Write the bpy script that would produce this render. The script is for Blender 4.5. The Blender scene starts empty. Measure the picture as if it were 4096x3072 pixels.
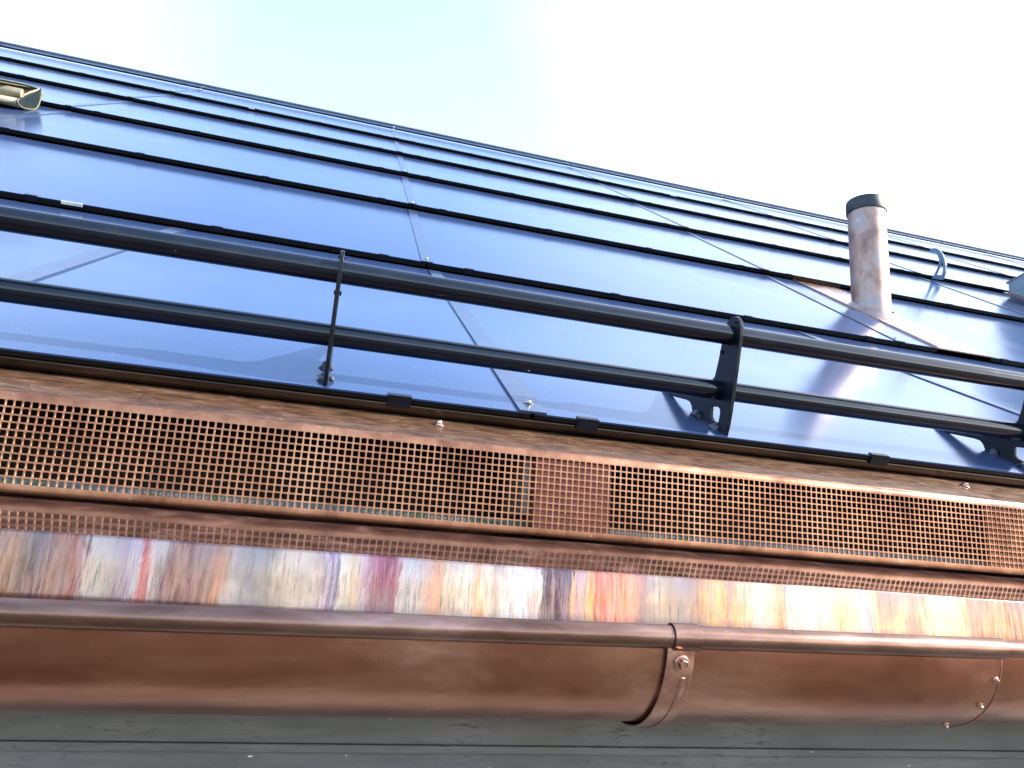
import bpy, bmesh, math, random
from mathutils import Vector, Matrix
random.seed(7)
S = 0.006                      # metres per drawing unit
C = bpy.context.scene.collection
sc = bpy.context.scene

# ---------------------------------------------------------------- camera
CR = ((0.9635579, -0.2586280, 0.0683204), (0.1273745, 0.2190071, -0.9673736), (0.2352272, 0.9408228, 0.2439686))
cam = bpy.data.cameras.new("camera"); co = bpy.data.objects.new("camera", cam); C.objects.link(co)
cam.sensor_width = 36.0; cam.lens = 25.50; cam.clip_start = 0.01; cam.clip_end = 6000
r_, u_, f_ = Vector(CR[0]), -Vector(CR[1]), Vector(CR[2])
co.matrix_world = Matrix((( r_.x, u_.x, -f_.x, 0), (r_.y, u_.y, -f_.y, 0), (r_.z, u_.z, -f_.z, 0), (0, 0, 0, 1)))
sc.camera = co
# ---------------------------------------------------------------- light
SUN_EL, SUN_AZ = math.radians(30), math.radians(106)    # azimuth clockwise from +Y (into the roof)
w = bpy.data.worlds.new("World"); sc.world = w; w.use_nodes = True
nt = w.node_tree; bg = nt.nodes['Background']
sky = nt.nodes.new('ShaderNodeTexSky'); sky.sky_type = 'NISHITA'; sky.sun_disc = False
sky.sun_elevation = SUN_EL; sky.sun_rotation = SUN_AZ
sky.air_density = 1.0; sky.dust_density = 1.0; sky.ozone_density = 1.6
tcw = nt.nodes.new('ShaderNodeTexCoord'); mp = nt.nodes.new('ShaderNodeMapping'); mp.inputs['Scale'].default_value = (1.0, 1.4, 2.6)
mp.inputs['Rotation'].default_value = (0.2, 0.1, 0.5)
nz = nt.nodes.new('ShaderNodeTexNoise'); nz.inputs['Scale'].default_value = 2.2; nz.inputs['Detail'].default_value = 4; nz.inputs['Roughness'].default_value = 0.5
nt.links.new(tcw.outputs['Generated'], mp.inputs['Vector']); nt.links.new(mp.outputs[0], nz.inputs['Vector'])
def wm(op, a, b_):
    n = nt.nodes.new('ShaderNodeMath'); n.operation = op
    for k, v_ in enumerate((a, b_)):
        if isinstance(v_, (int, float)): n.inputs[k].default_value = v_
        else: nt.links.new(v_, n.inputs[k])
    return n.outputs[0]
def veil(az, el, lo, hi, top):       # a bank of thin bright cloud round one direction of the sky
    az, el = math.radians(az), math.radians(el); d = nt.nodes.new('ShaderNodeVectorMath'); d.operation = 'DOT_PRODUCT'
    nt.links.new(tcw.outputs['Generated'], d.inputs[0]); d.inputs[1].default_value = (math.sin(az) * math.cos(el), math.cos(az) * math.cos(el), math.sin(el))
    x = wm('ADD', d.outputs['Value'], wm('MULTIPLY', wm('SUBTRACT', nz.outputs['Fac'], 0.5), 0.16))
    r = nt.nodes.new('ShaderNodeMapRange'); r.interpolation_type = 'SMOOTHSTEP'; nt.links.new(x, r.inputs[0])
    r.inputs[1].default_value = lo; r.inputs[2].default_value = hi; r.inputs[3].default_value = 0; r.inputs[4].default_value = top; return r.outputs[0]
fac = wm('MAXIMUM', veil(82, 30, 0.45, 0.97, 0.88), veil(-58, 16, 0.62, 1.0, 0.5))
fac = wm('MAXIMUM', fac, 0.06)
mxw = nt.nodes.new('ShaderNodeMixRGB'); mxw.inputs['Color2'].default_value = (2.5, 2.75, 3.2, 1)
nt.links.new(fac, mxw.inputs[0])
nt.links.new(sky.outputs[0], mxw.inputs['Color1']); nt.links.new(mxw.outputs[0], bg.inputs['Color'])
bg.inputs['Strength'].default_value = 0.13
sl = bpy.data.lights.new("sun", 'SUN'); sl.energy = 2.5; sl.angle = math.radians(0.5); sl.color = (1.0, 0.93, 0.82)
so = bpy.data.objects.new("sun", sl); C.objects.link(so)
sd = Vector((math.sin(SUN_AZ) * math.cos(SUN_EL), math.cos(SUN_AZ) * math.cos(SUN_EL), math.sin(SUN_EL)))
so.rotation_euler = sd.to_track_quat('Z', 'Y').to_euler(); so.location = (20, -5, 20)
sc.view_settings.view_transform = 'Standard'; sc.view_settings.look = 'None'; sc.view_settings.gamma = 1
sc.view_settings.use_curve_mapping = False
sc.view_settings.exposure = 2.7

# ---------------------------------------------------------------- materials
def newmat(name):
    m = bpy.data.materials.new(name); m.use_nodes = True; t = m.node_tree
    return m, t, t.nodes['Principled BSDF']
def coords(t, scale=(1, 1, 1), rot=(0, 0, 0)):
    g = t.nodes.new('ShaderNodeNewGeometry'); mpn = t.nodes.new('ShaderNodeMapping'); mpn.vector_type = 'POINT'
    mpn.inputs['Scale'].default_value = scale; mpn.inputs['Rotation'].default_value = rot
    t.links.new(g.outputs['Position'], mpn.inputs['Vector']); return mpn.outputs[0]
def noise(t, vec, scale, detail=4, rough=0.55, dist=0.0):
    n = t.nodes.new('ShaderNodeTexNoise'); n.inputs['Scale'].default_value = scale; n.inputs['Detail'].default_value = detail
    n.inputs['Roughness'].default_value = rough; n.inputs['Distortion'].default_value = dist
    t.links.new(vec, n.inputs['Vector']); return n.outputs['Fac']
def ramp(t, fac, stops, interp='LINEAR'):
    r = t.nodes.new('ShaderNodeValToRGB'); r.color_ramp.interpolation = interp; e = r.color_ramp.elements
    while len(e) < len(stops): e.new(0.5)
    for i, (p, c) in enumerate(stops):
        e[i].position = p; e[i].color = (c[0], c[1], c[2], 1) if not isinstance(c, (int, float)) else (c, c, c, 1)
    t.links.new(fac, r.inputs[0]); return r.outputs[0]
def mix(t, fac, a, b, mode='MIX'):
    m = t.nodes.new('ShaderNodeMixRGB'); m.blend_type = mode
    for k, v in ((0, fac), (1, a), (2, b)):
        if isinstance(v, (int, float)): m.inputs[k].default_value = v if k == 0 else (v, v, v, 1)
        elif isinstance(v, tuple): m.inputs[k].default_value = (v[0], v[1], v[2], 1)
        else: t.links.new(v, m.inputs[k])
    return m.outputs[0]
def bump(t, b, h, strength, dist):
    n = t.nodes.new('ShaderNodeBump'); n.inputs['Strength'].default_value = strength; n.inputs['Distance'].default_value = dist
    t.links.new(h, n.inputs['Height']); t.links.new(n.outputs[0], b.inputs['Normal'])
def copper(name, stops, metallic, r0, r1, scale=(1, 1, 1), ns=40, speck=None, bs=0.15, bd=0.0006, rot=(0, 0, 0), ns2=260, fine=0.35, spec=0.5):
    m, t, b = newmat(name); v = coords(t, scale, rot)
    n1 = noise(t, v, ns, 6, 0.62, 0.4); n2 = noise(t, v, ns2, 5, 0.6)
    c = ramp(t, n1, stops)
    c = mix(t, fine, c, ramp(t, n2, [(0.3, 0.45), (0.7, 1.0)]), 'MULTIPLY')
    if speck:
        v2 = coords(t, (1, 1, 1)); n3 = noise(t, v2, speck[0], 3, 0.6)
        c = mix(t, ramp(t, n3, [(speck[1], 0.0), (speck[1] + 0.03, 1.0)]), c, speck[2])
    t.links.new(c, b.inputs['Base Color']); b.inputs['Metallic'].default_value = metallic; b.inputs['Specular IOR Level'].default_value = spec
    t.links.new(ramp(t, n1, [(0.3, r0), (0.7, r1)]), b.inputs['Roughness'])
    bump(t, b, n2, bs, bd); return m
M = {}
M['mesh'] = copper('vent_copper', [(0.32, (0.15, 0.056, 0.030)), (0.46, (0.27, 0.118, 0.064)), (0.58, (0.34, 0.160, 0.090)), (0.70, (0.42, 0.225, 0.140))], 0.72, 0.34, 0.46, (1, 1, 0.5), 18, (420, 0.72, (0.85, 0.75, 0.6)))
M['flange'] = copper('flange_copper', [(0.34, (0.085, 0.042, 0.021)), (0.5, (0.15, 0.076, 0.041)), (0.66, (0.24, 0.13, 0.080))], 0.5, 0.36, 0.5, (0.4, 1, 1), 110, (300, 0.70, (0.6, 0.45, 0.36)), ns2=620, fine=0.9)
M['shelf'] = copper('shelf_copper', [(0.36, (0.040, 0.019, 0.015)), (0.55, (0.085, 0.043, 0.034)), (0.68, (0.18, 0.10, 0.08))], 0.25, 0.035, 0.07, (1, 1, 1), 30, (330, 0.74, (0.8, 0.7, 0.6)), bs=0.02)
M['gutter'] = copper('gutter_copper', [(0.34, (0.26, 0.098, 0.056)), (0.46, (0.36, 0.150, 0.090)), (0.56, (0.43, 0.205, 0.130)), (0.66, (0.56, 0.31, 0.22))], 0.88, 0.20, 0.34, (0.4, 1, 1), 16, (230, 0.745, (0.6, 0.42, 0.33)), bs=0.04, ns2=160, fine=0.25)
M['bead'] = copper('bead_copper', [(0.30, (0.12, 0.060, 0.042)), (0.5, (0.22, 0.125, 0.095)), (0.70, (0.32, 0.20, 0.165))], 0.9, 0.26, 0.38, (0.3, 1, 1), 34, (300, 0.75, (0.75, 0.6, 0.55)), bs=0.04, fine=0.25)
M['strap'] = copper('bracket_copper', [(0.28, (0.28, 0.13, 0.085)), (0.5, (0.44, 0.22, 0.15)), (0.75, (0.58, 0.36, 0.28))], 0.85, 0.28, 0.42, (1, 1, 1), 60, (420, 0.7, (0.7, 0.65, 0.65)), bs=0.08)
M['pipe'] = copper('pipe_copper', [(0.32, (0.20, 0.115, 0.09)), (0.44, (0.30, 0.18, 0.14)), (0.54, (0.39, 0.26, 0.205)), (0.62, (0.28, 0.265, 0.28)), (0.70, (0.50, 0.34, 0.26))], 0.55, 0.42, 0.55, (1, 1, 0.7), 17, None, bs=0.05, ns2=60)
M['bright'] = copper('bright_copper', [(0.3, (0.70, 0.42, 0.32)), (0.7, (0.85, 0.60, 0.50))], 0.95, 0.16, 0.26, (1, 1, 1), 60)
M['flash'] = copper('flashing_copper', [(0.3, (0.34, 0.21, 0.17)), (0.7, (0.52, 0.38, 0.33))], 0.85, 0.22, 0.34, (1, 1, 1), 16, None, bs=0.04)
M['rafter'] = copper('red_brown_wood', [(0.3, (0.20, 0.055, 0.035)), (0.7, (0.36, 0.12, 0.08))], 0.0, 0.6, 0.7, (1, 1, 0.4), 60)
M['ledge'] = copper('grey_ledge_paint', [(0.56, (0.17, 0.185, 0.19)), (0.60, (0.05, 0.14, 0.06)), (0.7, (0.04, 0.12, 0.05))], 0.0, 0.5, 0.6, (0.35, 1, 1.6), 90)
def plain(name, col, metallic, rough, ns=60, var=0.35, sc3=(1, 1, 1)):
    return copper(name, [(0.3, tuple(x * (1 - var) for x in col)), (0.7, col)], metallic, rough, min(1, rough * 1.3), sc3, ns, bs=0.02, fine=0.1)
M['black'] = copper('black_anodised', [(0.35, (0.003, 0.005, 0.010)), (0.60, (0.005, 0.008, 0.016)), (0.76, (0.014, 0.016, 0.022))], 0.0, 0.07, 0.15, (0.25, 1, 1), 60, (150, 0.76, (0.22, 0.18, 0.14)), bs=0.02, spec=0.38)
M['frame'] = copper('black_frame', [(0.3, (0.003, 0.003, 0.003)), (0.7, (0.007, 0.006, 0.005))], 0.0, 0.25, 0.4, (0.25, 1, 1), 60, bs=0.03, spec=0.18)
M['eaveframe'] = copper('dark_bronze_trim', [(0.3, (0.035, 0.022, 0.014)), (0.7, (0.10, 0.060, 0.036))], 0.8, 0.10, 0.22, (0.15, 1, 1), 60, bs=0.03)
M['plate'] = copper('bracket_paint', [(0.3, (0.003, 0.004, 0.007)), (0.7, (0.007, 0.009, 0.016))], 0.0, 0.3, 0.4, (1, 1, 1), 60, (500, 0.74, (0.2, 0.17, 0.13)), bs=0.04, spec=0.2)
M['tape'] = plain('crumpled_sealant', (0.035, 0.05, 0.08), 0.0, 0.4, 200)
M['steel'] = plain('steel_screw', (0.45, 0.45, 0.45), 1.0, 0.25)
M['tag'] = plain('silver_tag', (0.75, 0.75, 0.72), 0.3, 0.35)
M['cover'] = plain('joint_cover_metal', (0.035, 0.055, 0.11), 0.25, 0.2, var=0.03)
M['cap'] = plain('dark_plastic_cap', (0.005, 0.010, 0.020), 0.0, 0.45)
M['hook'] = plain('pale_blue_hook', (0.13, 0.20, 0.30), 0.3, 0.35)
M['ridge'] = plain('ridge_sheet', (0.16, 0.19, 0.24), 0.6, 0.35)
M['hood'] = copper('weathered_gutter', [(0.3, (0.09, 0.08, 0.05)), (0.45, (0.19, 0.165, 0.11)), (0.58, (0.27, 0.24, 0.17)), (0.72, (0.12, 0.17, 0.17))], 0.1, 0.4, 0.6, (0.6, 1, 1), 8)
M['hoodshade'] = copper('gutter_hollow_shade', [(0.3, (0.004, 0.007, 0.009)), (0.5, (0.008, 0.014, 0.018)), (0.7, (0.02, 0.03, 0.03))], 0.0, 0.6, 0.8, (0.6, 1, 1), 8, spec=0.1)  # near-black: shade of the gutter's hollow end put into the colour
M['verdigris'] = plain('green_grey_lining', (0.10, 0.14, 0.13), 0.0, 0.6, 10)
M['rim'] = plain('yellowed_rim', (0.13, 0.12, 0.06), 0.0, 0.6)
M['cheek'] = copper('dormer_zinc', [(0.3, (0.14, 0.18, 0.23)), (0.7, (0.21, 0.26, 0.32))], 0.2, 0.35, 0.5, (1, 0.3, 2.5), 30)
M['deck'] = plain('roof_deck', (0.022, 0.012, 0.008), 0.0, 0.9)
M['render'] = plain('wall_paint', (0.30, 0.31, 0.31), 0.0, 0.7, 6)
M['ground'] = copper('ground_soil', [(0.3, (0.040, 0.036, 0.028)), (0.55, (0.072, 0.062, 0.050)), (0.75, (0.13, 0.115, 0.10))], 0.0, 0.8, 0.95, (1, 1, 1), 0.35, ns2=3, bs=0.2, bd=0.02)

def mk_wood():
    m, t, b = newmat('grey_painted_wood'); v = coords(t, (0.12, 1, 1)); n1 = noise(t, v, 90, 8, 0.65, 0.6)
    v2 = coords(t, (0.25, 1, 1)); n2 = noise(t, v2, 330, 6, 0.75, 0.5); v3 = coords(t); n3 = noise(t, v3, 9, 3, 0.5)
    c = ramp(t, n3, [(0.3, (0.110, 0.101, 0.096)), (0.7, (0.160, 0.148, 0.142))])
    c = mix(t, 0.5, c, ramp(t, n1, [(0.35, 0.55), (0.6, 1.0)]), 'MULTIPLY')
    crack = mix(t, 1.0, ramp(t, n2, [(0.56, 0.0), (0.66, 0.85)]), ramp(t, n3, [(0.46, 0.0), (0.62, 1.0)]), 'MULTIPLY')
    c = mix(t, crack, c, (0.035, 0.034, 0.030))
    n4 = noise(t, coords(t, (0.5, 1, 1.4)), 210, 3, 0.6)
    c = mix(t, ramp(t, n4, [(0.74, 0.0), (0.76, 1.0)]), c, (0.6, 0.6, 0.58))
    n5 = noise(t, coords(t, (0.3, 1, 1)), 26, 5, 0.6)
    c = mix(t, ramp(t, n5, [(0.58, 0.0), (0.72, 0.55)]), c, (0.11, 0.09, 0.055))
    t.links.new(c, b.inputs['Base Color']); b.inputs['Roughness'].default_value = 0.65; b.inputs['Specular IOR Level'].default_value = 0.25
    bump(t, b, mix(t, 0.7, n1, crack, 'SUBTRACT'), 0.5, 0.0012); return m
M['wood'] = mk_wood()

RAMPS = [[(-31.87,(0.311,0.157,0.101)),(-30.46,(0.32,0.164,0.087)),(-28.79,(0.208,0.142,0.114)),(-27.59,(0.157,0.114,0.164)),(-26.38,(0.384,0.19,0.128)),(-23.94,(0.359,0.114,0.089)),(-23.4,(0.19,0.041,0.078)),(-22.83,(0.523,0.523,0.523)),(-20.96,(0.494,0.465,0.465)),(-19.19,(0.384,0.311,0.437)),(-17.92,(0.523,0.523,0.619)),(-17.36,(0.523,0.041,0.028)),(-16.77,(0.586,0.586,0.652)),(-15.86,(0.41,0.384,0.41)),(-15.09,(0.267,0.19,0.227)),(-14.05,(0.227,0.101,0.078)),(-12.47,(0.267,0.089,0.114)),(-10.88,(0.311,0.19,0.128)),(-10.08,(0.619,0.227,0.101)),(-9.14,(0.586,0.311,0.19)),(-8.2,(0.619,0.586,0.586)),(-6.57,(0.523,0.586,0.687)),(-3.82,(0.687,0.619,0.494)),(-1.03,(0.687,0.619,0.523)),(1.52,(0.523,0.465,0.523)),(2.15,(0.619,0.554,0.723)),(2.73,(0.157,0.142,0.311)),(3.53,(0.759,0.759,0.759)),(5.27,(0.619,0.494,0.311)),(6.0,(0.586,0.554,0.687)),(7.03,(0.384,0.157,0.267)),(9.4,(0.311,0.078,0.157))],[(10.3,(0.586,0.586,0.619)),(12.11,(0.554,0.554,0.586)),(14.54,(0.619,0.311,0.19)),(15.47,(0.619,0.494,0.384)),(18.26,(0.759,0.723,0.652)),(20.15,(0.797,0.384,0.142)),(20.78,(0.836,0.759,0.652)),(21.9,(0.384,0.359,0.311)),(23.34,(0.875,0.836,0.836)),(25.6,(0.916,0.875,0.957)),(26.97,(0.586,0.465,0.523)),(27.63,(0.759,0.723,0.723)),(28.06,(0.157,0.142,0.173)),(29.21,(0.101,0.058,0.089)),(31.55,(0.173,0.142,0.208)),(32.05,(0.687,0.41,0.157)),(32.9,(0.465,0.311,0.41)),(34.25,(0.687,0.465,0.19)),(35.28,(0.586,0.101,0.058)),(36.99,(0.797,0.311,0.227)),(38.03,(0.759,0.19,0.101)),(39.77,(0.723,0.311,0.19)),(41.18,(0.465,0.227,0.267)),(43.31,(0.687,0.586,0.465)),(44.74,(0.652,0.465,0.311)),(46.9,(0.554,0.465,0.494)),(48.72,(0.619,0.311,0.128)),(50.56,(0.652,0.384,0.157))],[(52.79,(0.619,0.19,0.142)),(53.72,(0.311,0.359,0.359)),(54.48,(0.723,0.311,0.128)),(56.18,(0.759,0.523,0.311)),(58.08,(0.687,0.652,0.652)),(61.17,(0.687,0.311,0.128)),(62.34,(0.797,0.687,0.586)),(64.31,(0.957,0.916,0.875)),(67.89,(0.836,0.723,0.586)),(71.13,(0.836,0.465,0.267)),(73.79,(0.875,0.586,0.523)),(74.62,(0.311,0.41,0.723)),(75.66,(0.797,0.494,0.289)),(77.33,(0.687,0.267,0.227)),(80.29,(0.759,0.523,0.311)),(82.42,(0.523,0.227,0.19)),(84.58,(0.586,0.359,0.267)),(86.76,(0.875,0.723,0.494)),(91.19,(0.586,0.465,0.311)),(92.53,(0.41,0.19,0.128)),(94.34,(0.359,0.173,0.114)),(97.99,(0.384,0.247,0.157)),(100.31,(0.227,0.142,0.114)),(104.82,(0.41,0.267,0.157))]]
def mk_stain():
    m, t, b = newmat('heat_stained_copper')
    g = t.nodes.new('ShaderNodeNewGeometry'); sp = t.nodes.new('ShaderNodeSeparateXYZ'); t.links.new(g.outputs['Position'], sp.inputs[0])
    vs = coords(t, (1, 1, 0.07)); wob = noise(t, vs, 260, 6, 0.75); vl = coords(t, (1, 1, 0.5)); wob2 = noise(t, vl, 60, 3, 0.5)
    def math_(op, a, bb, c=None):
        n = t.nodes.new('ShaderNodeMath'); n.operation = op
        for k, v in enumerate((a, bb) if c is None else (a, bb, c)):
            if isinstance(v, (int, float)): n.inputs[k].default_value = v
            else: t.links.new(v, n.inputs[k])
        return n.outputs[0]
    x = math_('DIVIDE', sp.outputs[0], S)
    x = math_('ADD', x, math_('MULTIPLY', math_('SUBTRACT', wob, 0.5), 5.0))
    x = math_('ADD', x, math_('MULTIPLY', math_('SUBTRACT', wob2, 0.5), 2.2))
    cols = []
    for R_ in RAMPS:
        a, z = R_[0][0], R_[-1][0]
        mr = t.nodes.new('ShaderNodeMapRange'); t.links.new(x, mr.inputs[0]); mr.inputs[1].default_value = a; mr.inputs[2].default_value = z
        cols.append((ramp(t, mr.outputs[0], [((p - a) / (z - a), c) for p, c in R_]), a))
    c = cols[0][0]
    for cc, a in cols[1:]:
        c = mix(t, math_('GREATER_THAN', x, a), c, cc)
    # thin streaks, tarnish spots and drips of their own colour
    s1 = noise(t, coords(t, (1, 1, 0.05)), 520, 6, 0.8)
    c = mix(t, 0.75, c, ramp(t, s1, [(0.38, (0.40, 0.28, 0.24)), (0.47, (0.95, 0.90, 0.88)), (0.54, (0.97, 0.93, 0.97)), (0.62, (1.0, 0.86, 0.74))]), 'MULTIPLY')
    s2 = noise(t, coords(t, (1, 1, 0.12)), 230, 6, 0.7, 0.8)
    c = mix(t, ramp(t, s2, [(0.58, 0.0), (0.68, 0.55)]), c, (0.40, 0.21, 0.11))
    s4 = noise(t, coords(t, (1, 1, 0.10)), 310, 5, 0.7, 0.5)
    c = mix(t, ramp(t, s4, [(0.58, 0.0), (0.68, 0.65)]), c, (0.20, 0.115, 0.14))
    s5 = noise(t, coords(t, (1.3, 1, 0.16)), 200, 5, 0.7, 0.5)
    c = mix(t, ramp(t, s5, [(0.63, 0.0), (0.72, 0.6)]), c, (0.25, 0.33, 0.50))
    s3 = noise(t, coords(t), 330, 4, 0.6)
    c = mix(t, ramp(t, s3, [(0.69, 0.0), (0.72, 0.8)]), c, (0.28, 0.13, 0.08))
    t.links.new(c, b.inputs['Base Color']); c = mix(t, ramp(t, noise(t, coords(t, (1, 1, 0.09)), 300, 5, 0.7), [(0.42, 0.0), (0.60, 0.5)]), c, (0.62, 0.40, 0.40))
    hs = t.nodes.new('ShaderNodeHueSaturation'); hs.inputs['Saturation'].default_value = 0.9; t.links.new(c, hs.inputs['Color']); c = mix(t, 1.0, hs.outputs[0], (0.60, 0.51, 0.45), 'MULTIPLY')
    n7 = noise(t, coords(t, (1, 1, 0.8), (0, 0.5, 0)), 15, 5, 0.6)
    c = mix(t, ramp(t, n7, [(0.40, 0.65), (0.52, 0.0)]), c, (0.15, 0.115, 0.11))  # broad dark bands: shade and dim reflections painted into the sheet's colour
    t.links.new(c, b.inputs['Base Color']); b.inputs['Metallic'].default_value = 0.85
    t.links.new(ramp(t, s1, [(0.3, 0.30), (0.7, 0.18)]), b.inputs['Roughness'])
    bump(t, b, s2, 0.06, 0.0005); return m
M['stain'] = mk_stain()

def mk_glass():
    m, t, b = newmat('solar_glass')
    v = coords(t); n1 = noise(t, v, 6, 4, 0.6); n2 = noise(t, v, 900, 2, 0.5); n3 = noise(t, coords(t, (1.0, 0.25, 0.25)), 260, 5, 0.7)
    dust = mix(t, 1.0, ramp(t, n3, [(0.56, 0.0), (0.76, 0.8)]), ramp(t, n1, [(0.40, 0.15), (0.7, 1.0)]), 'MULTIPLY')
    spots = ramp(t, noise(t, v, 420, 2, 0.5), [(0.73, 0.0), (0.76, 0.7)])
    c = mix(t, dust, (0.030, 0.055, 0.135), (0.11, 0.13, 0.17)); c = mix(t, spots, c, (0.45, 0.45, 0.45))
    t.links.new(c, b.inputs['Base Color']); b.inputs['IOR'].default_value = 1.42
    b.inputs['Specular Tint'].default_value = (0.7, 0.85, 1.0, 1); b.inputs['Metallic'].default_value = 0.22
    t.links.new(ramp(t, n1, [(0.3, 0.13), (0.7, 0.18)]), b.inputs['Roughness'])
    wv = t.nodes.new('ShaderNodeTexWave'); wv.wave_type = 'BANDS'; wv.bands_direction = 'Z'; wv.inputs['Scale'].default_value = 130
    t.links.new(v, wv.inputs['Vector'])
    bump(t, b, wv.outputs['Fac'], 0.02, 0.0004); return m
M['glass'] = mk_glass()

# ---------------------------------------------------------------- builders
def tag(o, label=None, cat=None, group=None, kind=None):
    if label: o['label'] = label
    if cat: o['category'] = cat
    if group: o['group'] = group
    if kind: o['kind'] = kind
    return o
ORG = {}
def empty(name, loc, label, cat, group=None):
    o = bpy.data.objects.new(name, None); C.objects.link(o); o.location = Vector(loc) * S; o.empty_display_size = 0.02
    ORG[o.name] = Vector(loc); return tag(o, label, cat, group)
class MB:
    def __init__(s): s.v = []; s.f = []; s.sm = []
    def add(s, vs, fs, smooth=False):
        n = len(s.v); s.v += [tuple(q) for q in vs]; s.f += [tuple(i + n for i in q) for q in fs]; s.sm += [smooth] * len(fs)
    def hexa(s, p):      # 8 points: bottom 4 ccw, top 4 ccw
        s.add(p, [(3, 2, 1, 0), (4, 5, 6, 7), (0, 1, 5, 4), (1, 2, 6, 5), (2, 3, 7, 6), (3, 0, 4, 7)])
    def box(s, x0, x1, y0, y1, z0, z1):
        s.hexa([(x0, y0, z0), (x1, y0, z0), (x1, y1, z0), (x0, y1, z0), (x0, y0, z1), (x1, y0, z1), (x1, y1, z1), (x0, y1, z1)])
    def tube(s, p0, p1, r0, r1=None, seg=32, caps=True, smooth=True):
        r1 = r0 if r1 is None else r1; p0 = Vector(p0); p1 = Vector(p1); d = (p1 - p0).normalized()
        a = d.orthogonal().normalized(); b = d.cross(a)
        vs = []
        for p, r in ((p0, r0), (p1, r1)):
            for i in range(seg):
                t = 2 * math.pi * i / seg; vs.append(p + a * math.cos(t) * r + b * math.sin(t) * r)
        s.add(vs, [(i, (i + 1) % seg, seg + (i + 1) % seg, seg + i) for i in range(seg)], smooth)
        if caps:
            s.add(vs[:seg], [tuple(range(seg - 1, -1, -1))]); s.add(vs[seg:], [tuple(range(seg))])
    def sweep(s, prof, xs, fn=None, closed=False, smooth=True):   # profile (y,z) swept along X at stations xs
        n = len(prof); vs = []
        for x in xs:
            for i, (y, z) in enumerate(prof):
                q = (x, y, z) if fn is None else fn(x, i, y, z); vs.append(q)
        fs = []
        m = n if closed else n - 1
        for k in range(len(xs) - 1):
            for i in range(m): fs.append((k * n + i, k * n + (i + 1) % n, (k + 1) * n + (i + 1) % n, (k + 1) * n + i))
        s.add(vs, fs, smooth)
        if closed: s.add(vs[:n], [tuple(range(n))]); s.add(vs[-n:], [tuple(range(n - 1, -1, -1))])
    def build(s, name, mat, parent=None, sharp=None, bevel=None, solid=None):
        org = ORG.get(parent.name, None) if parent is not None else None
        if parent is not None and org is None:
            org = Vector(parent.get('_org', (0, 0, 0)))
        o3 = org or Vector((0, 0, 0))
        me = bpy.data.meshes.new(name)
        me.from_pydata([tuple((Vector(q) - o3) * S) for q in s.v], [], s.f); me.update()
        bm = bmesh.new(); bm.from_mesh(me); bmesh.ops.remove_doubles(bm, verts=bm.verts, dist=1e-6)
        bmesh.ops.recalc_face_normals(bm, faces=bm.faces); bm.to_mesh(me); bm.free()
        if any(s.sm):
            me.polygons.foreach_set('use_smooth', [True] * len(me.polygons)); me.set_sharp_from_angle(angle=math.radians(sharp or 35))
        me.materials.append(mat)
        o = bpy.data.objects.new(name, me); C.objects.link(o)
        if parent is not None: o.parent = parent; ORG[o.name] = o3
        else: ORG[o.name] = Vector((0, 0, 0))
        if solid:
            md = o.modifiers.new('thickness', 'SOLIDIFY'); md.thickness = solid * S; md.offset = -1
        if bevel:
            md = o.modifiers.new('bevel', 'BEVEL'); md.width = bevel * S; md.segments = 2; md.limit_method = 'ANGLE'; md.angle_limit = math.radians(40)
        return o
def copy_tree(o, parent=None, keep=None):
    c = o.copy(); C.objects.link(c)
    if parent is not None: c.parent = parent
    for ch in list(o.children): copy_tree(ch, c)
    return c
def plate(outer, holes, x0, x1):      # flat plate in a YZ plane with holes
    bm = bmesh.new()
    for lp in [outer] + holes:
        vs = [bm.verts.new((0, y, z)) for y, z in lp]
        for i in range(len(vs)): bm.edges.new((vs[i], vs[(i + 1) % len(vs)]))
    bmesh.ops.triangle_fill(bm, use_beauty=True, use_dissolve=False, edges=bm.edges)
    bm.verts.index_update(); bm.verts.ensure_lookup_table()
    V = [tuple(v.co) for v in bm.verts]; F = [tuple(v.index for v in f.verts) for f in bm.faces]; bm.free()
    m = MB(); m.add([(x0, y, z) for _, y, z in V], F); m.add([(x1, y, z) for _, y, z in V], [f[::-1] for f in F])
    for lp in [outer] + holes:
        n = len(lp); m.add([(x0, y, z) for y, z in lp] + [(x1, y, z) for y, z in lp], [(i, (i + 1) % n, n + (i + 1) % n, n + i) for i in range(n)])
    return m
def arc(cy, cz, r, a0, a1, n):
    return [(cy + r * math.cos(math.radians(a0 + (a1 - a0) * i / n)), cz + r * math.sin(math.radians(a0 + (a1 - a0) * i / n))) for i in range(n + 1)]
def lathe(m, base, axis, prof, seg=20):
    base = Vector(base); d = Vector(axis).normalized(); a = d.orthogonal().normalized(); b = d.cross(a); vs = []; k = len(prof)
    for i in range(seg):
        t = 2 * math.pi * i / seg
        for r, h in prof: vs.append(base + d * h + (a * math.cos(t) + b * math.sin(t)) * r)
    m.add(vs, [(i * k + j, ((i + 1) % seg) * k + j, ((i + 1) % seg) * k + j + 1, i * k + j + 1) for i in range(seg) for j in range(k - 1)], True)
SCREW = [(0.0, 0.0), (1.0, 0.0), (1.0, 0.12), (0.82, 0.22), (0.55, 0.30), (0.50, 0.55), (0.38, 0.66), (0.22, 0.66), (0.2, 0.45), (0.0, 0.45)]

# ---------------------------------------------------------------- setting
g = MB(); R_ = 400000
g.add([(-R_, -R_, -1000), (R_, -R_, -1000), (R_, R_, -1000), (-R_, R_, -1000)], [(0, 1, 2, 3)])
tag(g.build('ground', M['ground']), kind='structure')

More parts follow.
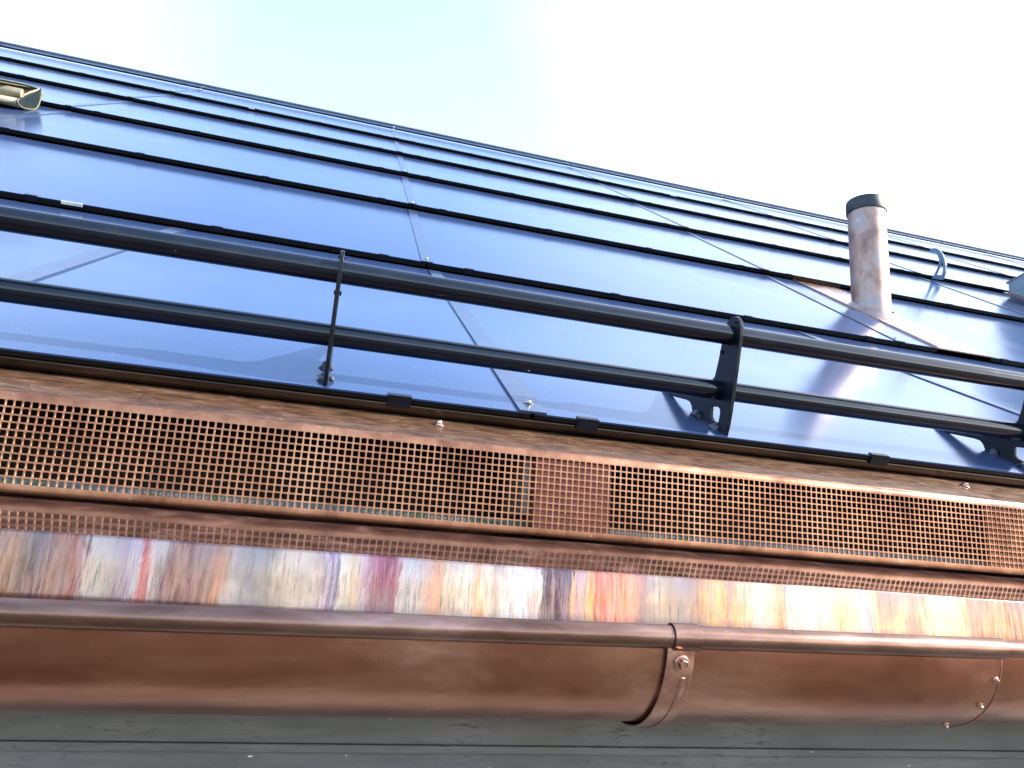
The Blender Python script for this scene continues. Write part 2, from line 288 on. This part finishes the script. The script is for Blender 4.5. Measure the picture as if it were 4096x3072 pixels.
XL, XR = -420, 1300
TH = math.atan2(80.45, 108.6); TM = TH - math.asin(3.5 / 135.15); T1 = math.radians(29.0)
def EN(n): return (277.0 + n * 108.6, 118.14 + n * 80.45)
def frame(n):
    if n == -1: return (116.0, 25.5, math.cos(T1), math.sin(T1))
    y, z = EN(n); return (y, z, math.cos(TM), math.sin(TM))
def P(n, x, u, w_):
    y, z, c, s_ = frame(n); return (x, y + u * c - w_ * s_, z + u * s_ + w_ * c)

house = empty('house', (0, 96, -60), 'old house under the solar roof with peeling grey painted eaves boards below the copper gutter', 'house')
m = MB(); ry, rz = EN(5.3)
m.sweep([(117.8, 20.5), (276, 107.0), (EN(5.3)[0], EN(5.3)[1] - 7), (ry + 560, rz - 420), (ry + 560, rz - 440), (EN(5.3)[0], EN(5.3)[1] - 30), (285, 96), (126, 9.5), (124, 18)], [XL, XR], closed=True, smooth=False)
m.build('roof_deck', M['deck'], house)
m = MB(); m.box(XL + 20, XR - 20, 98, 1300, -1000, -38); m.build('wall', M['render'], house)
m = MB(); m.box(XL + 10, XR - 10, 96.0, 104, -21.78, -1.5); m.build('eaves_board', M['wood'], house, bevel=0.12)
m = MB(); m.box(XL + 10, XR - 10, 95.55, 104, -22.72, -21.80); m.build('eaves_moulding', M['wood'], house, bevel=0.15)
m = MB(); m.box(XL + 10, XR - 10, 97.0, 104, -42, -22.74); m.build('lower_eaves_board', M['wood'], house, bevel=0.1)
m = MB(); m.box(XL + 10, XR - 10, 110.6, 122, 6.1, 7.05); m.build('eaves_ledge', M['ledge'], house, bevel=0.05)
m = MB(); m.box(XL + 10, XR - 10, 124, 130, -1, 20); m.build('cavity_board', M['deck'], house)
m = MB(); m.box(31.9, 44.4, 108.0, 123, 4.9, 17.0); m.build('rafter_end', M['rafter'], house, bevel=0.1)
m = MB(); m.box(30.6, 31.8, 110.0, 123, 8.0, 17.0); m.build('batten', M['hood'], house, bevel=0.1)

# ---------------------------------------------------------------- copper ledge and stained apron
fl = empty('drip_flashing', (0, 100, -9), 'copper ledge and streaked rainbow-stained drip sheet running into the gutter', 'flashing')
sl_ = 0.2126; ZH = 4.15; YF = 88.9
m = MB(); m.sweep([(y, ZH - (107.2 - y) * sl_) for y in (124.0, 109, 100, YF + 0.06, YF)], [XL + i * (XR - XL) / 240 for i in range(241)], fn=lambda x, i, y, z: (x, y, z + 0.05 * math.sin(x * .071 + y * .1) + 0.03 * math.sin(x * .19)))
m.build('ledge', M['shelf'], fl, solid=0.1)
m = MB(); y0, z0 = YF, ZH - (107.2 - YF) * sl_
prof = [(y0, z0), (y0 - 0.16, z0 - 0.05), (y0 - 0.26, z0 - 0.16), (y0 - 0.30, z0 - 0.34), (y0 - 0.40, -3.0), (y0 - 0.6, -6.0), (y0 - 0.8, -9.5)]
xs = [XL + i * (XR - XL) / 1100 for i in range(1101)]
m.sweep(prof, xs, fn=lambda x, i, y, z: (x, y + (0.03 * math.sin(x * .35) + 0.02 * math.sin(x * .83 + 1)) * min(i, 3) / 3, z + 0.05 * math.sin(x * .071 + 8.9) + 0.03 * math.sin(x * .19)))
m.build('apron', M['stain'], fl, solid=0.1, sharp=60)

# ---------------------------------------------------------------- perforated vent strips
def vent(x0, n, yoff, label, z_off=0.0, flange=True):
    t = empty('vent_strip', (x0, 107 + yoff, 4.8), label, 'vent strip', 'perforated copper vent strips under the roof edge')
    V = {}; vs = []; F = []
    def vid(q):
        k = (round(q[0], 3), round(q[1], 3), round(q[2], 3))
        if k not in V: V[k] = len(vs); vs.append(k)
        return V[k]
    Y = 107.23 + yoff; Z0_ = 16.36 + z_off
    def ring(cx_, cz_, h, ch, y): return [vid((cx_ + a, y, cz_ + b)) for a, b in ((-h, -h + ch), (-h + ch, -h), (h - ch, -h), (h, -h + ch), (h, h - ch), (h - ch, h), (-h + ch, h), (-h, h - ch))]
    for i in range(n):
        cx_ = x0 + 0.5 + i
        for j in range(11):
            cz_ = Z0_ - j
            o = [vid((cx_ + a, Y, cz_ + b)) for a, b in ((-.5, -.5), (.5, -.5), (.5, .5), (-.5, .5))]
            r1 = ring(cx_, cz_, 0.415, 0.11, Y); r2 = ring(cx_, cz_, 0.375, 0.10, Y + 0.06); r3 = ring(cx_, cz_, 0.375, 0.10, Y + 0.15)
            for k in range(4):
                F.append((o[k], r1[2 * k + 1], r1[2 * k])); F.append((o[k], o[(k + 1) % 4], r1[(2 * k + 2) % 8], r1[2 * k + 1]))
            for k in range(8):
                F.append((r1[k], r1[(k + 1) % 8], r2[(k + 1) % 8], r2[k])); F.append((r2[k], r2[(k + 1) % 8], r3[(k + 1) % 8], r3[k]))
            ob = [vid((cx_ + a, Y + 0.15, cz_ + b)) for a, b in ((-.5, -.5), (.5, -.5), (.5, .5), (-.5, .5))]
            for k in range(4):
                F.append((ob[k], r3[2 * k], r3[2 * k + 1])); F.append((ob[k], r3[2 * k + 1], r3[(2 * k + 2) % 8], ob[(k + 1) % 4]))
    m = MB(); m.v = vs; m.f = F; m.sm = [False] * len(F)
    xe = x0 + n
    zb = Z0_ - 10.5
    m.sweep([(Y, zb), (Y, 5.35), (Y + 0.1, 5.0), (Y + 0.5, 4.82), (Y + 2.2, 4.80)], [x0, xe])
    m.sweep([(Y, Z0_ + 0.5), (Y, 17.1), (Y + 0.12, 17.55), (Y + 0.45, 17.95)], [x0, xe])
    m.build('perforated_face', M['mesh'], t, sharp=50)
    if flange:
        m = MB(); d1 = math.tan(T1)
        m.sweep([(Y + 0.45, 17.95), (Y + 0.9, 17.95 + .45 * d1), (Y + 11.5, 17.95 + 11.05 * d1 - 0.9), (Y + 16, 17.95 + 15.5 * d1 - 3.0)], [x0 + i * (xe - x0) / 40 for i in range(41)], fn=lambda x, i, y, z: (x, y, z + 0.04 * math.sin(x * .13 + y)))
        m.build('top_flange', M['flange'], t, solid=0.1)
        for sx, sy in ((17.1, 114.9), (120.9, 114.6), (-86.7, 114.9)):
            if x0 < sx < xe:
                m = MB(); zz = 17.95 + (sy - 107.68) * d1 - 0.6
                lathe(m, (sx, sy, zz + 0.15), (0, -math.sin(T1), math.cos(T1)), [(r * 0.85, h * 1.05) for r, h in SCREW])
                m.build('screw', M['bright'], t)
    return t
vent(-119.34, 268, 0, 'long perforated copper vent strip with square holes above the stained drip sheet')
vent(117.8, 118, 0.6, 'second perforated copper strip lapped behind the right end of the long one', 0.3, True)

# ---------------------------------------------------------------- gutter
def gz(x, a, b): t = (x + 25) / 108.0; return a + (b - a) * t
def gutter_section(x0, x1, r, rb, label, screws=()):
    t = empty('gutter', (x0, 83, -16), label, 'gutter', 'copper gutter sections')
    m = MB(); xs = [x0, x0 + 0.06] + [x0 + i * (x1 - x0) / 60 for i in range(1, 60)] + [x1 - 0.06, x1]
    prof = [(83.3 - r, 0.35)] + arc(83.3, 0, r, 180, 360, 48) + [(83.3 + r, 3.0)]
    m.sweep(prof, xs, fn=lambda x, i, y, z: (x, y + 0.03 * math.sin(x * .21 + i * .2), z + gz(x, -6.25, -5.84)))
    m.build('trough', M['gutter'], t, solid=0.12)
    m = MB(); prof = arc(73.35, 0, rb, -60, 285, 36)
    m.sweep(prof, xs, fn=lambda x, i, y, z: (x, y + 0.015 * math.sin(x * .17), z + gz(x, -6.67, -5.45)))
    m.build('rolled_bead', M['bead'], t, solid=0.12)
    if screws:
        m = MB(); cz_ = gz(x1, -6.25, -5.84); m.sweep(arc(83.3, cz_, r + 0.07, 180, 300, 40) + arc(83.3, cz_, r - 0.1, 180, 300, 40)[::-1], [x1 - 0.08, x1 + 0.06], closed=True); m.build('lap_edge', M['strap'], t)
    for (sx, sy, sz) in screws:
        cz_ = gz(sx, -6.25, -5.84); d = Vector((0, sy - 83.3, sz - cz_)).normalized()
        m = MB(); lathe(m, Vector((sx, 83.3, cz_)) + d * (r - 0.02), d, [(rr * 0.42, h * 0.75) for rr, h in SCREW], 14)
        m.build('screw', M['strap'], t)
    return t
gutter_section(-150, 80.6, 10.0, 1.2, 'long half-round copper gutter with rolled edge, held by the strap bracket', [(80.0, 74.6, -8.8), (79.2, 76.3, -11.6), (77.9, 79.6, -14.9)])
gutter_section(78.0, 330, 9.55, 0.93, 'next gutter length slid inside the riveted lap at the right edge')

br = empty('gutter_bracket', (38.3, 83, -17), 'ribbed copper strap bracket with hex bolt clamped round the gutter bead', 'bracket')
cz0 = gz(38.3, -6.25, -5.84); bz0 = gz(38.3, -6.67, -5.45)
def strap(x0, x1, r, th, a0, a1, n=44):
    m = MB(); pr = [(83.3 + (y - 83.3), z) for y, z in arc(83.3, cz0, r, a0, a1, n)]; inn = arc(83.3, cz0, r - th, a0, a1, n)[::-1]
    m.sweep(pr + inn, [x0, x1], closed=True); return m
strap(36.9, 40.0, 10.55, 0.18, 176, 352).build('strap', M['strap'], br, bevel=0.06)
strap(38.75, 39.25, 10.68, 0.2, 202, 345).build('raised_rib', M['strap'], br, bevel=0.1)
m = MB(); m.sweep(arc(73.35, bz0, 1.42, -75, 250, 40) + arc(73.35, bz0, 1.26, -75, 250, 40)[::-1], [37.4, 40.5], closed=True); m.build('clamp', M['bead'], br, bevel=0.04)
m = MB(); lathe(m, (38.5, 73.02, -8.45), (0, -1, -0.22), [(0, 0), (0.80, 0), (0.80, 0.22), (0.70, 0.30), (0.52, 0.30), (0.5, 0.55)], 24)
bo = m.build('bolt', M['strap'], br)
m = MB(); lathe(m, (38.5, 72.60, -8.52), (0, -1, -0.22), [(0.0, 0), (0.50, 0), (0.50, 0.38), (0.44, 0.44), (0.36, 0.44), (0.36, 0.36), (0, 0.36)], 6)
m.build('bolt_head', M['strap'], bo)

# ---------------------------------------------------------------- solar roof panels
CLIP = MB()
def clip_mb(n, x, low):
    m = MB()
    def hx(u0, u1, w0, w1): m.hexa([P(n, x + a, u, w_) for w_ in (w0, w1) for a, u in ((-1.95, u0), (1.95, u0), (1.95, u1), (-1.95, u1))])
    hx(-0.34, 0.9, 0.02, 0.22); hx(-0.34, -0.12, low, 0.02); return m
def panel(n, x0, x1, label, clips=(), cover=True, L=None, fh=2.15, eave=False, cover_at=None, tags=(), ragged=None):
    gap = 0.35; a, b = x0 + gap, x1 - gap
    o = empty('solar_panel', P(n, (x0 + x1) / 2, 0, 0), label, 'solar panel', 'dark glass solar panels covering the roof')
    L = L or (189 if n == -1 else 139)
    m = MB(); m.hexa([P(n, xx, u, w_) for w_ in (-0.28, 0) for xx, u in ((a, 0), (b, 0), (b, L), (a, L))]); m.build('glass', M['glass'], o)
    m = MB(); m.hexa([P(n, xx, u, w_) for w_ in (-fh, -0.30) for xx, u in ((a, 0.08), (b, 0.08), (b, 1.6), (a, 1.6))])
    m.hexa([P(n, xx, u, w_) for w_ in (-fh, -fh + 0.25) for xx, u in ((a, -0.12), (b, -0.12), (b, 0.08), (a, 0.08))])
    m.build('edge_frame', M['frame'], o)
    for cx_ in clips:
        if x0 - 1 < cx_ < x1 + 1: clip_mb(n, cx_, -fh + 0.2 if not eave else -1.75).build('clip', M['plate'], o)
    if cover:
        xc = x1 if cover_at is None else cover_at
        m = MB(); m.hexa([P(n, xx, u, w_) for w_ in (0.05, 0.42) for xx, u in ((xc - 2.4, -0.3), (xc + 2.4, -0.3), (xc + 2.4, L - 6), (xc - 2.4, L - 6))])
        cv = m.build('joint_cover', M['cover'], o)
        m = MB(); y, z, c, s_ = frame(n); lathe(m, P(n, xc, 4.0, 0.42), (0, -s_, c), [(r * 0.95, h * 1.0) for r, h in SCREW], 14); m.build('screw', M['steel'], cv)
    for (t0, t1) in tags:
        m = MB(); m.hexa([P(n, xx, u, w_) for w_ in (-1.1, 0.1) for xx, u in ((t0, -0.35), (t1, -0.35), (t1, 0.2), (t0, 0.2))]); m.build('metal_tag', M['tag'], o, bevel=0.05)
    return o
J = [-648, -422, -196, 30, 261, 490, 716, 942, 1168]
ROWN = ['second row up', 'third row up', 'fourth row up', 'fifth row up', 'sixth row up', 'thin topmost row']
COLN = ['far left end', 'left of the left joint', 'between left and middle joints', 'between middle and pipe joints', 'right of the pipe joint', 'beside the snow hook', 'behind the dormer', 'far right end']
# row at the eaves
J1 = [-234, -64, 33, 203, 373, 543]
CN1 = ['left of the slanting cover strip', 'with the edge-on rail bracket near its corner', 'with the broad rail bracket, mirroring the vent pipe', 'beyond the right joint', 'farthest right along the eaves']
for i in range(5):
    panel(-1, J1[i], J1[i + 1], 'deep blue eaves panel, ' + CN1[i], clips=(10.4, 43.0, 102.8, 165, 190, 215, -87, -122), fh=0.95, eave=True)
for n in range(6):
    for i in range(len(J) - 1):
        x0, x1 = J[i], J[i + 1]
        if n <= 1 and x0 < -422: continue
        if n <= 1 and x0 > 720: continue
        yn = EN(n)[0]
        cl = [x0 + 17.6 + k * (x1 - x0 - 35.2) / 3 for k in range(4)]
        tg = ()
        if n == 0 and x0 == -196: tg = ((-104.8, -97.8),)
        if n == 4 and i == 2: tg = ((-122, -116),)
        if n == 4 and i == 4: tg = ((355, 363),)
        lab = 'blue glass panel, ' + ROWN[n] + ', ' + COLN[i]
        L = 139 if n < 5 else 47
        if n == 0 and x0 == 261:
            panel(0, 261, 283.5, 'narrow cut glass strip left of the copper plate under the vent pipe', clips=(), cover=False)
            panel(0, 315.5, 490, lab, clips=[c for c in cl if c > 318] + [324])
        elif n == 0 and x0 == 30:
            panel(0, 30, 261, lab, clips=cl, cover_at=261)
        else: panel(n, x0, x1, lab, clips=cl, L=L, tags=tg)

# eaves trim under the first row
m = MB(); m.sweep([P(-1, 0, 0.5, -0.98)[1:], P(-1, 0, 0.0, -1.45)[1:], P(-1, 0, 0.05, -2.35)[1:], P(-1, 0, 0.35, -2.95)[1:], P(-1, 0, 1.2, -3.10)[1:], P(-1, 0, 4, -3.0)[1:], P(-1, 0, 4, -0.98)[1:]], [XL, XR], closed=True, smooth=False)
tag(m.build('eaves_trim', M['eaveframe'], bevel=0.15), 'thin dark bronze trim bar under the lower edge of the eaves panels', 'trim')
m = MB(); m.hexa([P(5, xx, u, w_) for w_ in (0.3, 2.6) for xx, u in ((XL - 250, 36), (XR + 500, 36), (XR + 500, 50), (XL - 250, 50))])
tag(m.build('ridge_cap', M['ridge'], bevel=0.6), 'long grey sheet metal ridge cap along the top of the roof', 'ridge cap')

# ---------------------------------------------------------------- snow guard
sg = empty('snow_guard', (0, 116.7, 25.8), 'black two-pipe snow guard on flat brackets along the eaves', 'snow guard')
R1 = (114.35, 44.45, 1.86); R2 = (118.4, 34.85, 1.84)
for (y, z, r) in (R1, R2):
    m = MB(); N = 40
    m.sweep(arc(y, z, r, 0, 360 - 360 / 48, 47), [-150 + i * (420) / N for i in range(N + 1)], fn=lambda x, i, yy, zz: (x, yy + 0.04 * math.sin(x * .05), zz + 0.05 * math.sin(x * .041 + 1)), closed=True)
    m.build('pipe', M['black'], sg)
zp = lambda y: 25.5 + (y - 116) * math.tan(T1)
outer = [(116.6, 25.75), (115.7, 27.6), (114.9, 29.9), (113.7, 34.2), (112.8, 37.4), (112.0, 40.8), (111.3, 43.6), (111.1, 45.2), (111.35, 46.3), (112.0, 47.2), (112.9, 47.75), (114.0, 47.9), (115.2, 47.6), (116.2, 46.9), (117.0, 45.6), (117.7, 43.4), (119.0, 40.2), (120.2, 37.8), (122.0, 37.4), (130.0, 38.6), (138.0, 40.0), (145.2, 41.0), (145.4, 40.5), (138.0, 37.8), (131.4, 35.6), (129.9, 34.9), (129.2, 34.0), (128.85, 32.9), (128.8, 32.3), (127.2, 31.6), (124.0, 29.75), (121.5, 28.35)]
hole = [(121.6, 32.3), (119.0, 31.7), (118.3, 31.1), (118.3, 30.3), (118.8, 28.8), (119.2, 28.6), (121.2, 29.7), (121.8, 30.5)]
def bracket(X):
    b = plate(outer, [hole], X - 0.34, X + 0.34).build('bracket', M['plate'], sg, bevel=0.07)
    for (y, z, r) in ((118.6, 43.2 - 1.2, 0.38), (112.6, 46.4, 0.2), (118.9, 36.6, 0.2)):
        m = MB(); m.tube((X - 0.62, y - 1.2 * (r > .3), z), (X + 0.62, y - 1.2 * (r > .3), z), r, seg=12); m.build('bolt', M['frame'], b)
    for k, (y, u) in enumerate(((126.8, 1), (120.2, 2))):
        m = MB(); n_ = 7; rr = random.Random(k + int(X))
        lathe(m, (X - 0.2, y - 0.3, zp(y) - 0.1), (0, -0.48, 0.87), [(1.35, 0), (1.3, 0.35), (0.9, 0.8), (0.4, 0.95), (0, 1.0)], 9)
        m.v = [(x + rr.uniform(-.35, .35), y2 + rr.uniform(-.3, .3), z + rr.uniform(-.3, .25)) for x, y2, z in m.v]
        m.sm = [False] * len(m.f)
        m.build('sealant', M['tape'], b)
for X in (-73.5, -1.5, 70.1, 142.6): bracket(X)

# ---------------------------------------------------------------- vent pipe with flashing
vp = empty('vent_pipe', (295.6, 333.7, 158), 'mottled copper vent pipe with dark cap standing on the roof', 'vent pipe')
cx_, cy_ = 295.6, 333.7
m = MB(); m.tube((cx_, cy_, 140), (cx_, cy_, 221), 10.45, seg=64); m.build('shaft', M['pipe'], vp)
m = MB(); lathe(m, (cx_, cy_, 220.2), (0, 0, 1), [(10.5, 0), (11.0, 0), (11.15, 0.3), (11.15, 7.2), (10.9, 7.9), (10.3, 8.2), (0, 8.4)], 64); m.build('cap', M['cap'], vp)
m = MB(); a_ = math.radians(-62); sx_, sy_ = math.cos(a_) * 10.52, math.sin(a_) * 10.52
m.tube((cx_ + sx_, cy_ + sy_, 142), (cx_ + sx_, cy_ + sy_, 220), 0.22, seg=8); m.build('seam', M['bright'], vp)
ns = (0, -math.sin(TM), math.cos(TM))
def onroof(x, y, w_): yy, zz, c, s_ = frame(0); return (x - 0 + 0, y - w_ * s_, zz + (y - yy) / c * s_ + w_ * c)
for (nm, ra, rb, wa, wb) in (('collar', 10.4, 12.6, 2.6, 0.5),):
    m = MB(); seg = 48; vs = []
    for (r, w_) in ((ra, wa + 0.4), (ra + 0.5, wa + 0.4), (rb, wb), (rb + 1.8, wb - 0.2)):
        for i in range(seg):
            t = 2 * math.pi * i / seg; vs.append(onroof(cx_ + r * math.cos(t), cy_ + r * 1.02 * math.sin(t), w_))
    m.add(vs, [(k * seg + i, k * seg + (i + 1) % seg, (k + 1) * seg + (i + 1) % seg, (k + 1) * seg + i) for k in range(3) for i in range(seg)], True)
    m.build(nm, M['flash'], vp)
m = MB(); m.hexa([P(0, xx, u, w_) for w_ in (-0.3, 0.3) for xx, u in ((282.0, -0.2), (316.6, -0.2), (316.6, 139), (282.0, 139))])
m.hexa([P(0, xx, u, w_) for w_ in (0.3, 0.9) for xx, u in ((282.0, -0.2), (282.6, -0.2), (282.6, 139), (282.0, 139))])
m.build('base_plate', M['flash'], vp)
m = MB(); m.hexa([P(1, xx, u, w_) for w_ in (-2.6, 0.1) for xx, u in ((282.0, -0.5), (318, -0.5), (318, -0.1), (282.0, -0.1))]); m.build('apron_strip', M['eaveframe'], vp)

# ---------------------------------------------------------------- snow hook
hk = plate([(480.2, 268.9), (478.3, 272.1), (476.6, 275.5), (475.5, 281.3), (475.9, 286.5), (477.8, 292.5), (480.6, 297.4), (483.4, 300.2), (486.4, 301.9), (489.6, 302.7), (490.8, 301.8), (490.5, 299.6), (487.6, 299.0), (485.0, 296.9), (483.0, 293.2), (481.9, 288.8), (482.6, 284.6), (484.9, 280.9), (488.6, 276.8), (491.5, 274.6)],
           [[(478.3, 285.4), (479.2, 287.2), (480.3, 286.0), (481.4, 283.4), (484.6, 279.2), (486.2, 276.6), (483.8, 274.8), (480.6, 273.8), (479.0, 276.4), (478.0, 281.0)]], 500.8, 502.4)
tag(hk.build('snow_hook', M['hook'], bevel=0.12), 'pale curved snow hook with a pierced foot on the upper roof at right', 'snow hook')

# ---------------------------------------------------------------- small gutter of the roof window at the left edge
hd = empty('window_gutter', (-230, 455, 248), 'weathered beige and green gutter end jutting in at the upper left edge', 'gutter')
XE = -205
shell = [(474.2, 276.0), (475.6, 272.2), (476.1, 268.5), (475.6, 264.5), (474.0, 261.3), (471.2, 258.6), (467.7, 256.4), (463.6, 254.0), (460.0, 252.0), (456.2, 250.2), (453.2, 249.4), (450.4, 248.8), (448.5, 250.2), (449.6, 252.4)]
m = MB(); m.sweep(shell, [-420, -330, -250, XE - 1], smooth=True); m.build('trough', M['hood'], hd, solid=0.5)
m = MB(); m.sweep([(474.2, 276.0), (466.0, 272.6), (456.0, 266.8), (449.0, 262.6)], [-420, -330, -250, XE - 2], fn=lambda x, i, y, z: (x - i * 2.0, y, z)); m.build('lining', M['verdigris'], hd, solid=0.4)
m = MB(); m.tube((-420, 449.5, 259.0), (XE - 3, 458.6, 260.6), 4.4, 3.2, seg=24); m.build('rolled_edge', M['hood'], hd)
m = MB(); m.sweep([(y, z) for y, z in shell], [XE - 1, XE + 0.2]); m.build('rim', M['rim'], hd, solid=0.6)
m = MB(); m.add([(XE - 0.7, y, z) for y, z in shell[::-1]] + [(XE - 0.7, 462, 262)], [tuple(range(len(shell) + 1))]); m.build('hollow_shade', M['hoodshade'], hd)  # dark sheet filling the open end, standing in for the shade inside
m = MB(); m.box(-420, XE - 14, 447.2, 449.6, 252.6, 254.6); m.build('sky_reflection_strip', M['hook'], hd)  # pale blue bar added as the sky's reflection on the trough

# ---------------------------------------------------------------- dormer at the right edge
dm = empty('dormer', (575, 460, 262), 'pale blue-grey metal clad dormer side at the far right edge', 'dormer')
m = MB()
def rz_(y): return 118.14 + (y - 277) * 80.45 / 108.6
for ya, yb in ((385, 476),):
    m.hexa([(569, ya, rz_(ya) - 6), (700, ya, rz_(ya) - 6), (700, yb, rz_(yb) - 6), (569, yb, rz_(yb) - 6), (569, ya, 288), (700, ya, 288), (700, yb, 280.5), (569, yb, 276.0)])
m.build('cheek', M['cheek'], dm)
m = MB(); m.hexa([(568.6, 383, 288.02), (705, 383, 288.02), (705, 478, 280.6), (568.6, 478, 276.02), (568.6, 383, 290), (705, 383, 290), (705, 478, 285), (568.6, 478, 277.3)]); m.build('roof', M['ridge'], dm)
m = MB(); m.hexa([(561, ya_, rz_(ya_) + k) for k in (0.2, 1.0) for ya_ in (440, 440, 474, 474)][:0] or [(560, 440, rz_(440) + .6), (569, 440, rz_(440) + .6), (569, 474, rz_(474) + .6), (560, 474, rz_(474) + .6), (560, 440, rz_(440) + 1.1), (569, 440, rz_(440) + 2.4), (569, 474, rz_(474) + 2.4), (560, 474, rz_(474) + 1.1)]); m.build('flashing', M['gutter'], dm)
